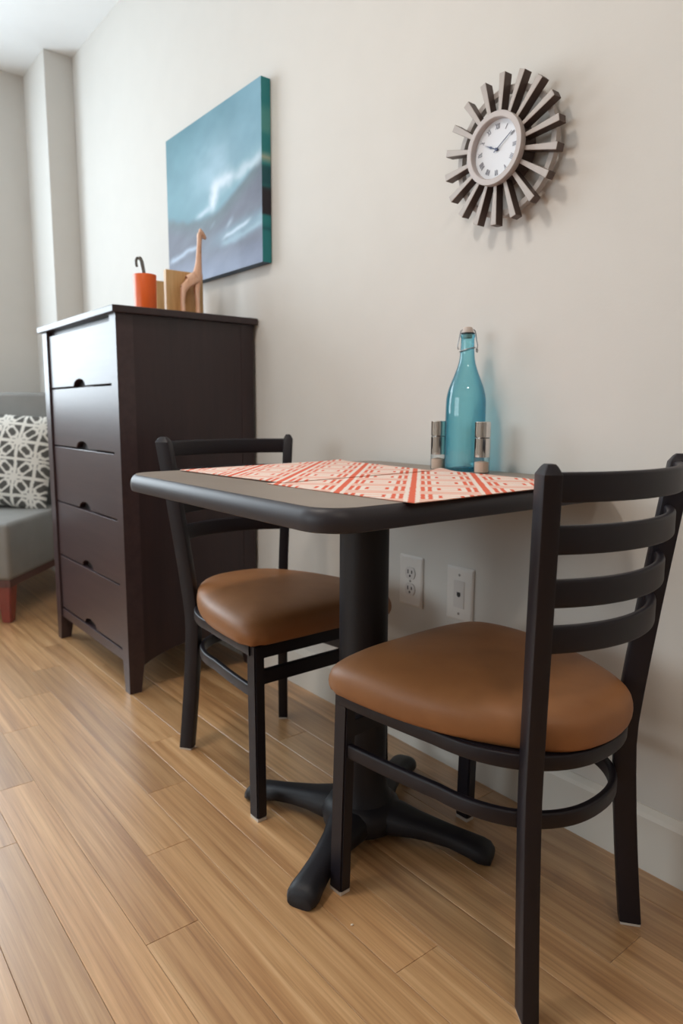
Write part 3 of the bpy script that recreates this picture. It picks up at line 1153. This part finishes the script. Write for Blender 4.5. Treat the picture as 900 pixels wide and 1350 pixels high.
def stroke(x0, z0, x1, z1, w):
    L = math.hypot(x1 - x0, z1 - z0)
    nx, nz = -(z1 - z0) / L * w / 2, (x1 - x0) / L * w / 2
    return [(x0 + nx, z0 + nz), (x1 + nx, z1 + nz), (x1 - nx, z1 - nz), (x0 - nx, z0 - nz)]


ROM = ['XII', 'I', 'II', 'III', 'IIII', 'V', 'VI', 'VII', 'VIII', 'IX', 'X', 'XI']
for k, s in enumerate(ROM):
    a = 2 * PI * k / 12
    rad, hgt = 0.0450, 0.0105
    wid = {'I': 0.0028, 'V': 0.0056, 'X': 0.0058}
    tot = sum(wid[ch] for ch in s)
    x = -tot / 2
    st = []
    for ch in s:
        w = wid[ch]
        if ch == 'I':
            st.append((x + w / 2, -hgt / 2, x + w / 2, hgt / 2, 0.0013))
        elif ch == 'V':
            st.append((x + 0.0006, hgt / 2, x + w / 2, -hgt / 2, 0.0014))
            st.append((x + w - 0.0006, hgt / 2, x + w / 2, -hgt / 2, 0.0007))
        else:
            st.append((x + 0.0006, hgt / 2, x + w - 0.0006, -hgt / 2, 0.0014))
            st.append((x + w - 0.0006, hgt / 2, x + 0.0006, -hgt / 2, 0.0007))
        x += w
    quads = []
    er, et = (math.sin(a), math.cos(a)), (math.cos(a), -math.sin(a))
    for (x0, z0, x1, z1, w) in st:
        q = stroke(x0, z0, x1, z1, w)
        quads.append([(er[0] * (rad + zz) + et[0] * xx, er[1] * (rad + zz) + et[1] * xx) for (xx, zz) in q])
    obj('numeral', flat_quads(quads, DY), MAT['ink'], dial)


def hand(angle, length, tail, w, y, name, spade=False):
    a = math.radians(angle)
    e, t = (math.sin(a), math.cos(a)), (math.cos(a), -math.sin(a))
    def P(l, s): return (e[0] * l + t[0] * s, e[1] * l + t[1] * s)
    if spade:
        pts = [P(-tail, -w), P(length * 0.35, -w * 0.8), P(length * 0.48, -w * 2.2), P(length * 0.62, -w * 0.8), P(length, 0), P(length * 0.62, w * 0.8), P(length * 0.48, w * 2.2), P(length * 0.35, w * 0.8), P(-tail, w)]
    else:
        pts = [P(-tail, -w), P(length * 0.9, -w * 0.7), P(length, 0), P(length * 0.9, w * 0.7), P(-tail, w)]
    obj(name, flat_quads([pts], y, 0.0007), MAT['hand'], clk)


hand(296, 0.036, 0.006, 0.0011, -0.0495, 'hour_hand', True)
hand(56, 0.047, 0.008, 0.0009, -0.0505, 'minute_hand')
obj('hand_pivot', lathe_y([(0.0032, 0.0485), (0.0032, 0.0525), (0.0004, 0.0532)], 20), MAT['hand'], clk)
obj('back_ring', lathe_y([(0.116, 0.012), (0.1275, 0.012), (0.1275, 0.026), (0.116, 0.026), (0.116, 0.012)], 72), MAT['bronze'], clk)


def ray_mesh():
    r0, r1 = 0.0650, 0.1475
    w0, w1 = 0.0040, 0.0074
    rows = [(r0, w0, 0.026, 0.048), (r1, w1, 0.024, 0.047)]
    bm = bmesh.new()
    vv = []
    for (r, w, y0, y1) in rows:
        vv.append([bm.verts.new(c) for c in ((-w, -y0, r), (w, -y0, r), (w, -y1, r), (-w, -y1, r))])
    bm.faces.new(vv[0]); bm.faces.new(vv[1][::-1])
    for k in range(4):
        bm.faces.new((vv[0][k], vv[0][(k + 1) % 4], vv[1][(k + 1) % 4], vv[1][k]))
    bmesh.ops.recalc_face_normals(bm, faces=bm.faces)
    bmesh.ops.bevel(bm, geom=bm.edges[:], offset=0.0008, segments=1, affect='EDGES')
    me = finish(bm)
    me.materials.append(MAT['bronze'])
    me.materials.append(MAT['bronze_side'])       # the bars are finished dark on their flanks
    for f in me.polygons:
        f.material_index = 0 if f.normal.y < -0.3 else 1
    return me


rm = ray_mesh()
for k in range(18):
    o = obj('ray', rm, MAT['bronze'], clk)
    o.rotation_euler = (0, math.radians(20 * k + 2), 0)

# ------------------------------------------------------------------ wall plates
def wall_plate(name, label, cat, x, z):
    t = thing(name, label, cat, (x, 0, z))
    bm = bmesh.new()
    w, h, d = 0.043, 0.067, 0.0065
    lo = [bm.verts.new(c) for c in ((-w, -0.0003, -h), (w, -0.0003, -h), (w, -0.0003, h), (-w, -0.0003, h))]
    m1 = [bm.verts.new(c) for c in ((-w, -0.003, -h), (w, -0.003, -h), (w, -0.003, h), (-w, -0.003, h))]
    i_ = 0.006
    hi = [bm.verts.new(c) for c in ((-w + i_, -d, -h + i_), (w - i_, -d, -h + i_), (w - i_, -d, h - i_), (-w + i_, -d, h - i_))]
    bm.faces.new(lo); bm.faces.new(hi)
    for a, b in ((lo, m1), (m1, hi)):
        for k in range(4):
            bm.faces.new((a[k], a[(k + 1) % 4], b[(k + 1) % 4], b[k]))
    bmesh.ops.recalc_face_normals(bm, faces=bm.faces)
    bmesh.ops.bevel(bm, geom=bm.edges[:], offset=0.0012, segments=2, affect='EDGES')
    obj('cover_plate', finish(bm, angle=30), MAT['white_plastic'], t)
    return t


def disc_y(r, y0, y1, n=20):
    return lathe_y([(r, y0), (r, y1), (r * 0.7, y1 + 0.0004), (0.0003, y1 + 0.0005)], n)


def screw(parent, z):
    s = obj('screw', disc_y(0.0032, 0.006, 0.0074, 16), MAT['screw'], parent)
    s.location = (0, 0, z)


ot = wall_plate('power_outlet', 'white duplex power outlet on the wall behind the table column', 'outlet', -1.2765, 0.4435)
screw(ot, 0.0)
for zc in (0.0215, -0.0215):
    pl = []
    for k in range(40):
        a = 2 * PI * k / 40
        xx, zz = 0.0190 * math.cos(a), 0.0190 * math.sin(a)
        pl.append((xx, max(-0.0155, min(0.0155, zz)) + zc))
    rc = obj('receptacle', prism(pl, -0.0085, -0.005, 'y', 0.0006, 1), MAT['plate_insert'], ot)
    for (x0, w, h) in ((-0.0068, 0.0017, 0.0052), (0.0068, 0.0017, 0.0042)):
        obj('slot', box(x0 - w, x0 + w, -0.0090, -0.0080, zc + 0.0035 - h, zc + 0.0035 + h), MAT['slot'], rc)
    gsl = disc_y(0.0032, 0.0080, 0.0086, 16)
    gsl.transform(Matrix.Translation((0, 0, zc - 0.0075)))
    obj('slot', gsl, MAT['slot'], rc)

pj = wall_plate('phone_jack', 'white wall plate with a single jack port in its middle', 'wall plate', -1.1075, 0.4435)
screw(pj, 0.048)
screw(pj, -0.048)
ins = obj('jack_insert', box(-0.0168, 0.0168, -0.0080, -0.005, -0.0335, 0.0335, 0.0008), MAT['plate_insert'], pj)
obj('jack_port', flat_quads([[(-0.0055, -0.004), (-0.003, -0.004), (-0.003, -0.0065), (0.003, -0.0065), (0.003, -0.004), (0.0055, -0.004), (0.0055, 0.0055), (-0.0055, 0.0055)]], -0.0079, 0.0006), MAT['slot'], ins)

# ------------------------------------------------------------------ placemats
def placemat(corners, z0, label, seed, curl, edge_drop=0.0):
    """corners: front-left, front-right, back-right, back-left in world x, y"""
    FL, FR, BR, BL = [np.array(c_, float) for c_ in corners]
    nx, ny = 250, 300
    a, b = np.meshgrid(np.linspace(0, 1, nx), np.linspace(0, 1, ny))
    a, b = a.ravel(), b.ravel()
    P = (FL[None] * ((1 - a) * (1 - b))[:, None] + FR[None] * (a * (1 - b))[:, None] + BR[None] * (a * b)[:, None] + BL[None] * ((1 - a) * b)[:, None])
    w_, h_ = np.linalg.norm(FR - FL), np.linalg.norm(BL - FL)
    c = P.mean(0)
    zz = np.full(len(a), 0.0016)
    zz = zz + 0.0005 * fbm(a * 5 + seed, b * 6, seed, 2)
    for (ca, cb, amp) in curl:
        zz = zz + amp * np.exp(-(((a - ca) * w_) ** 2 + ((b - cb) * h_) ** 2) / 0.03 ** 2)
    # pattern in the cloth's own axes, stripes on the diagonal
    X, Y = P[:, 0], P[:, 1]
    u = (X + Y) / math.sqrt(2)
    t = (X - Y) / math.sqrt(2)
    PU, QT = 0.1205, 0.106
    ph = -1.27 / math.sqrt(2)
    d = np.abs((u - ph + PU / 2) % PU - PU / 2)                 # distance to the closest thick stripe
    row = (t / QT) % 1.0
    cream, coral, pink = np.array([240, 224, 213.0]), np.array([228, 104, 74.0]), np.array([237, 188, 170.0])
    Cc = np.tile(cream, (len(u), 1))
    band = (row > 0.60)
    fine = 0.5 + 0.5 * np.sign(np.sin(t * 2 * PI / 0.0058))
    Cc[band] = (pink * 0.78 + cream * 0.22) * (1 - 0.0 * fine[band][:, None])
    Cc[band] = Cc[band] * (1 - 0.10 * fine[band][:, None]) + coral * 0.10 * fine[band][:, None]
    inrow = ~band
    Cc[inrow & (np.abs(d - 0.0165) < 0.0034)] = coral
    Cc[inrow & (np.abs(d - 0.0282) < 0.0034)] = coral
    near = d < 0.0118
    Cc[near] = cream
    Cc[d < 0.0052] = coral
    mid = (d > 0.0405)
    midrow = (row > 0.14) & (row < 0.46)
    Cc[mid & midrow & (d < 0.0462)] = coral
    Cc[mid & midrow & (d >= 0.0462)] = pink
    Cc[mid & (row > 0.22) & (row < 0.38) & (d >= 0.0462)] = cream
    lo = np.c_[P - c, np.full(len(a), 0.0)]
    hi = np.c_[P - c, zz]
    faces = [(j * nx + i, j * nx + i + 1, (j + 1) * nx + i + 1, (j + 1) * nx + i) for j in range(ny - 1) for i in range(nx - 1)]
    # thin skirt to give the cloth an edge
    rim = [i for i in range(nx)] + [j * nx + nx - 1 for j in range(1, ny)] + [(ny - 1) * nx + i for i in range(nx - 2, -1, -1)] + [j * nx for j in range(ny - 2, 0, -1)]
    base = len(hi)
    low = hi[rim].copy()
    low[:, 2] -= 0.0015
    for k in range(len(rim)):
        k2 = (k + 1) % len(rim)
        faces.append((rim[k], base + k, base + k2, rim[k2]))
    me = pydata(np.vstack([hi, low]), faces, False)
    set_colors(me, np.vstack([Cc, np.tile(np.array([150, 92, 70.0]), (len(rim), 1))]))
    o = obj('placemat', me, MAT['mat_print'])
    o.location = (c[0], c[1], z0)
    tag(o, label, 'placemat', 'coral patterned placemats on the table')
    return o


placemat([(-1.055, -0.582), (-0.704, -0.558), (-0.722, -0.128), (-1.082, -0.108)], TZ,
         'coral and cream geometric placemat beside the shakers, its corner at the table edge', 3, [(0, 1, 0.004)])
placemat([(-1.398, -0.587), (-1.040, -0.559), (-1.070, -0.149), (-1.444, -0.112)], TZ + 0.0014,
         'coral and cream geometric placemat in front of the chair standing next to the dresser', 8, [(0, 1, 0.002)])

# ------------------------------------------------------------------ bottle
BTX, BTY = -1.055, -0.062
bot = thing('glass_bottle', 'tall turquoise glass swing-top bottle on the table', 'bottle', (BTX, BTY, TZ))
bprof = [(0.001, 0.010), (0.022, 0.008), (0.034, 0.003), (0.038, 0.0), (0.0415, 0.002), (0.0435, 0.007), (0.0442, 0.015), (0.0442, 0.06), (0.0441, 0.12), (0.0439, 0.145), (0.0433, 0.158), (0.0418, 0.168), (0.0396, 0.177),
         (0.0365, 0.187), (0.0325, 0.197), (0.0285, 0.207), (0.0250, 0.216), (0.0215, 0.226), (0.0188, 0.235), (0.0170, 0.244), (0.0158, 0.254), (0.0152, 0.262), (0.0148, 0.270), (0.0145, 0.284), (0.0146, 0.290), (0.0158, 0.292), (0.0160, 0.296), (0.0150, 0.2985), (0.0112, 0.299)]
gb = obj('glass_body', lathe(bprof, 64, True, False, None), MAT['teal_glass'], bot)
gb['label'] = 'turquoise glass'
st = obj('stopper', lathe([(0.009, 0.290), (0.0105, 0.301), (0.0125, 0.3015), (0.0125, 0.304), (0.0110, 0.308), (0.0095, 0.3125), (0.0085, 0.3135), (0.0005, 0.3138)], 32, True, False), MAT['stopper'], bot)
obj('gasket', lathe([(0.0105, 0.2990), (0.0150, 0.2992), (0.0152, 0.3010), (0.0105, 0.3016)], 32, True, False), MAT['dark_rubber'], st)
yaw_w = math.radians(42)
wires = []
ring = [(0.0172 * math.cos(2 * PI * k / 40), 0.0172 * math.sin(2 * PI * k / 40), 0.2655 + 0.0045 * math.cos(2 * PI * k / 40)) for k in range(40)]
b1 = sweep(ring, circ_sec(0.0011, 8), closed=True)
b1.transform(Matrix.Rotation(yaw_w, 4, 'Z'))
obj('neck_wire', b1, MAT['wire'], bot)
for sg in (1, -1):
    pth = [(sg * 0.0118, 0, 0.3085), (sg * 0.0150, 0, 0.306), (sg * 0.0172, 0, 0.298), (sg * 0.0192, 0, 0.285), (sg * 0.0215, 0, 0.274), (sg * 0.0205, 0.0, 0.267), (sg * 0.0178, 0, 0.2665)]
    b2 = sweep(pth, circ_sec(0.0011, 8), up=(0, 1, 0))
    b2.transform(Matrix.Rotation(yaw_w, 4, 'Z'))
    obj('bail_wire', b2, MAT['wire'], bot)
lev = [(0.0205, 0.0, 0.268), (0.0225, 0.002, 0.263), (0.0215, 0.004, 0.2595), (0.0190, 0.004, 0.262), (0.0195, 0.002, 0.2665)]
b3 = sweep(lev, circ_sec(0.0011, 8), up=(0, 1, 0))
b3.transform(Matrix.Rotation(yaw_w, 4, 'Z'))
obj('lever_loop', b3, MAT['wire'], bot)

# ------------------------------------------------------------------ salt and pepper shakers
def shaker(x, y, label):
    t = thing('condiment_shaker', label, 'shaker', (x, y, TZ), group='chrome shakers by the bottle')
    r = 0.0172
    obj('chrome_cap', lathe([(0.0005, 0.1105), (r - 0.003, 0.1105), (r - 0.0008, 0.1098), (r, 0.1085), (r, 0.0770), (r - 0.0005, 0.0765), (r - 0.003, 0.0763)], 40, True, False, 30), MAT['chrome'], t)
    sl = obj('chrome_sleeve', lathe([(r - 0.003, 0.0752), (r - 0.0005, 0.0750), (r, 0.0745), (r, 0.0350), (r - 0.0008, 0.0345), (r - 0.003, 0.0345)], 40, True, False, 30), MAT['chrome'], t)
    obj('groove', lathe([(r - 0.0025, 0.0745), (r - 0.0025, 0.0770)], 32, True, True, 30), MAT['slot'], sl)
    gl = obj('glass_base', lathe([(0.0005, 0.0), (r - 0.0012, 0.0), (r - 0.0002, 0.001), (r - 0.0002, 0.0345)], 40, True, False, 40), MAT['clear_glass'], t)
    gl['label'] = 'clear glass lower part'
    obj('contents', lathe([(r - 0.0025, 0.0020), (r - 0.0022, 0.004), (r - 0.0022, 0.0235), (0.006, 0.026), (0.0005, 0.027)], 32, True, True, 40), MAT['salt'], gl)
    return t


shaker(-1.112, -0.0865, 'chrome shaker with clear base, the one closer to the dresser beside the bottle')
shaker(-0.985, -0.0850, 'chrome shaker with clear base, the one farther from the dresser beside the bottle')

# ------------------------------------------------------------------ armchair in the corner, with cushion
# local frame: +x = front, +y = left when seated ... origin under the front corner closest to the dresser
ac = thing('armless_chair', 'grey upholstered armless lounge chair with red-brown legs behind the dresser', 'armchair', (-3.015, -0.575, 0), math.atan2(-0.65, 0.76))
SW, SD = 0.64, 0.60
# chair-local: x forward, front corner at x=0,y=0 ; seat spans y in [-SW,0]... image-left is local -y


def soft_box(x0, x1, y0, y1, z0, z1, r, seg=5, puff=0.0):
    bm = bmesh.new()
    bm_box(bm, x0, x1, y0, y1, z0, z1)
    bmesh.ops.bevel(bm, geom=bm.edges[:], offset=r, segments=seg, profile=0.5, affect='EDGES')
    return finish(bm, angle=60)


obj('seat', soft_box(-SD, 0.0, -SW, 0.0, 0.185, 0.425, 0.022), MAT['sofa'], ac)
bk_me = soft_box(-SD - 0.13, -SD + 0.005, -SW, 0.0, 0.185, 0.965, 0.022)
for v in bk_me.vertices:
    v.co.x -= max(0, v.co.z - 0.40) * 0.10
obj('backrest', bk_me, MAT['sofa'], ac)
for (x0, x1, y0, y1) in ((-SD - 0.10, -0.012, -0.03, -0.012), (-SD - 0.10, -0.012, -SW + 0.012, -SW + 0.03), (-0.03, -0.012, -SW + 0.03, -0.03)):
    obj('base_rail', box(x0, x1, y0, y1, 0.155, 0.187, 0.002), MAT['rail_wood'], ac)
for (cx, cy) in ((-0.045, -0.045), (-0.045, -SW + 0.045), (-SD - 0.07, -0.045), (-SD - 0.07, -SW + 0.045)):
    bm = bmesh.new()
    rows = [(0.019, 0.0), (0.033, 0.187)]
    vv_ = [[bm.verts.new((cx + a * w, cy + b * w, z)) for (a, b) in ((-1, -1), (1, -1), (1, 1), (-1, 1))] for (w, z) in rows]
    bm.faces.new(vv_[0][::-1]); bm.faces.new(vv_[1])
    for k in range(4):
        bm.faces.new((vv_[0][k], vv_[0][(k + 1) % 4], vv_[1][(k + 1) % 4], vv_[1][k]))
    bmesh.ops.bevel(bm, geom=bm.edges[:], offset=0.004, segments=2, affect='EDGES')
    obj('leg', finish(bm, angle=35), MAT['red_wood'], ac)


def pillow_mesh(S=0.46, T_=0.15, n=150):
    a, b = np.meshgrid(np.linspace(-1, 1, n), np.linspace(-1, 1, n))
    a, b = a.ravel(), b.ravel()
    th = np.clip((1 - a ** 2) * (1 - b ** 2), 0, 1) ** 0.42 * T_ / 2
    pin = 1 - 0.06 * (1 - b ** 2) * a ** 2
    pin2 = 1 - 0.06 * (1 - a ** 2) * b ** 2
    Y, Z = a * S / 2 * pin, b * S / 2 * pin2
    # trellis of lines with diagonal hexagon links, cream on dark grey
    g = 0.084
    yy, zz = Y + 0.004 * np.sin(Z * 30), Z
    iy, iz = np.floor(yy / g), np.floor(zz / g)
    fy, fz = yy / g - iy - 0.5, zz / g - iz - 0.5
    line = (np.abs(np.abs(fy) - 0.5) < 0.085) | (np.abs(np.abs(fz) - 0.5) < 0.085)
    sgn = np.where((iy + iz) % 2 == 0, 1.0, -1.0)
    p = (fy + sgn * fz) / math.sqrt(2)
    q = (fy - sgn * fz) / math.sqrt(2)
    hx = np.maximum(np.abs(q) / 0.235, (np.abs(q) * 0.55 + np.abs(p)) / 0.43)
    ringm = (hx > 0.66) & (hx < 1.10)
    spoke = (np.abs(p) < 0.06) & (hx > 1.0) | (np.abs(q) < 0.06) & (hx > 1.0)
    pat = line | ringm | (spoke & (np.abs(p) > np.abs(q)))
    C = np.where(pat[:, None], np.array([226, 222, 214.0]), np.array([92, 90, 86.0]))
    front = np.c_[th, Y, Z]
    back = np.c_[-th, Y, Z]
    faces = [(j * n + i, j * n + i + 1, (j + 1) * n + i + 1, (j + 1) * n + i) for j in range(n - 1) for i in range(n - 1)]
    N0 = n * n
    f2 = [tuple(N0 + k for k in f[::-1]) for f in faces]
    me = pydata(np.vstack([front, back]), faces + f2, True)
    set_colors(me, np.vstack([C, C]))
    return me


pil = obj('throw_pillow', pillow_mesh(), MAT['pillow_print'])
tag(pil, 'square pillow with cream trellis print on dark grey, on the grey armless chair', 'pillow')
rz = math.atan2(-0.65, 0.76)
loc = Matrix.Translation((-3.015, -0.575, 0)) @ Matrix.Rotation(rz, 4, 'Z') @ Matrix.Translation((-SD + 0.088, -0.262, 0.646)) @ Matrix.Rotation(math.radians(-15), 4, 'Y') @ Matrix.Rotation(math.radians(-5), 4, 'X')
pil.matrix_world = loc

# ------------------------------------------------------------------ crumb on the floor
bm = bmesh.new()
bmesh.ops.create_icosphere(bm, subdivisions=1, radius=0.003)
for v in bm.verts:
    v.co *= 0.7 + 0.6 * random.random()
    v.co.z = v.co.z * 0.5 + 0.0012
cr = obj('crumb', finish(bm), MAT['crumb'])
cr.location = (-0.8414, -0.554, 0.0003)
tag(cr, 'tiny pale crumb lying on the floor planks near the table base', 'crumb')
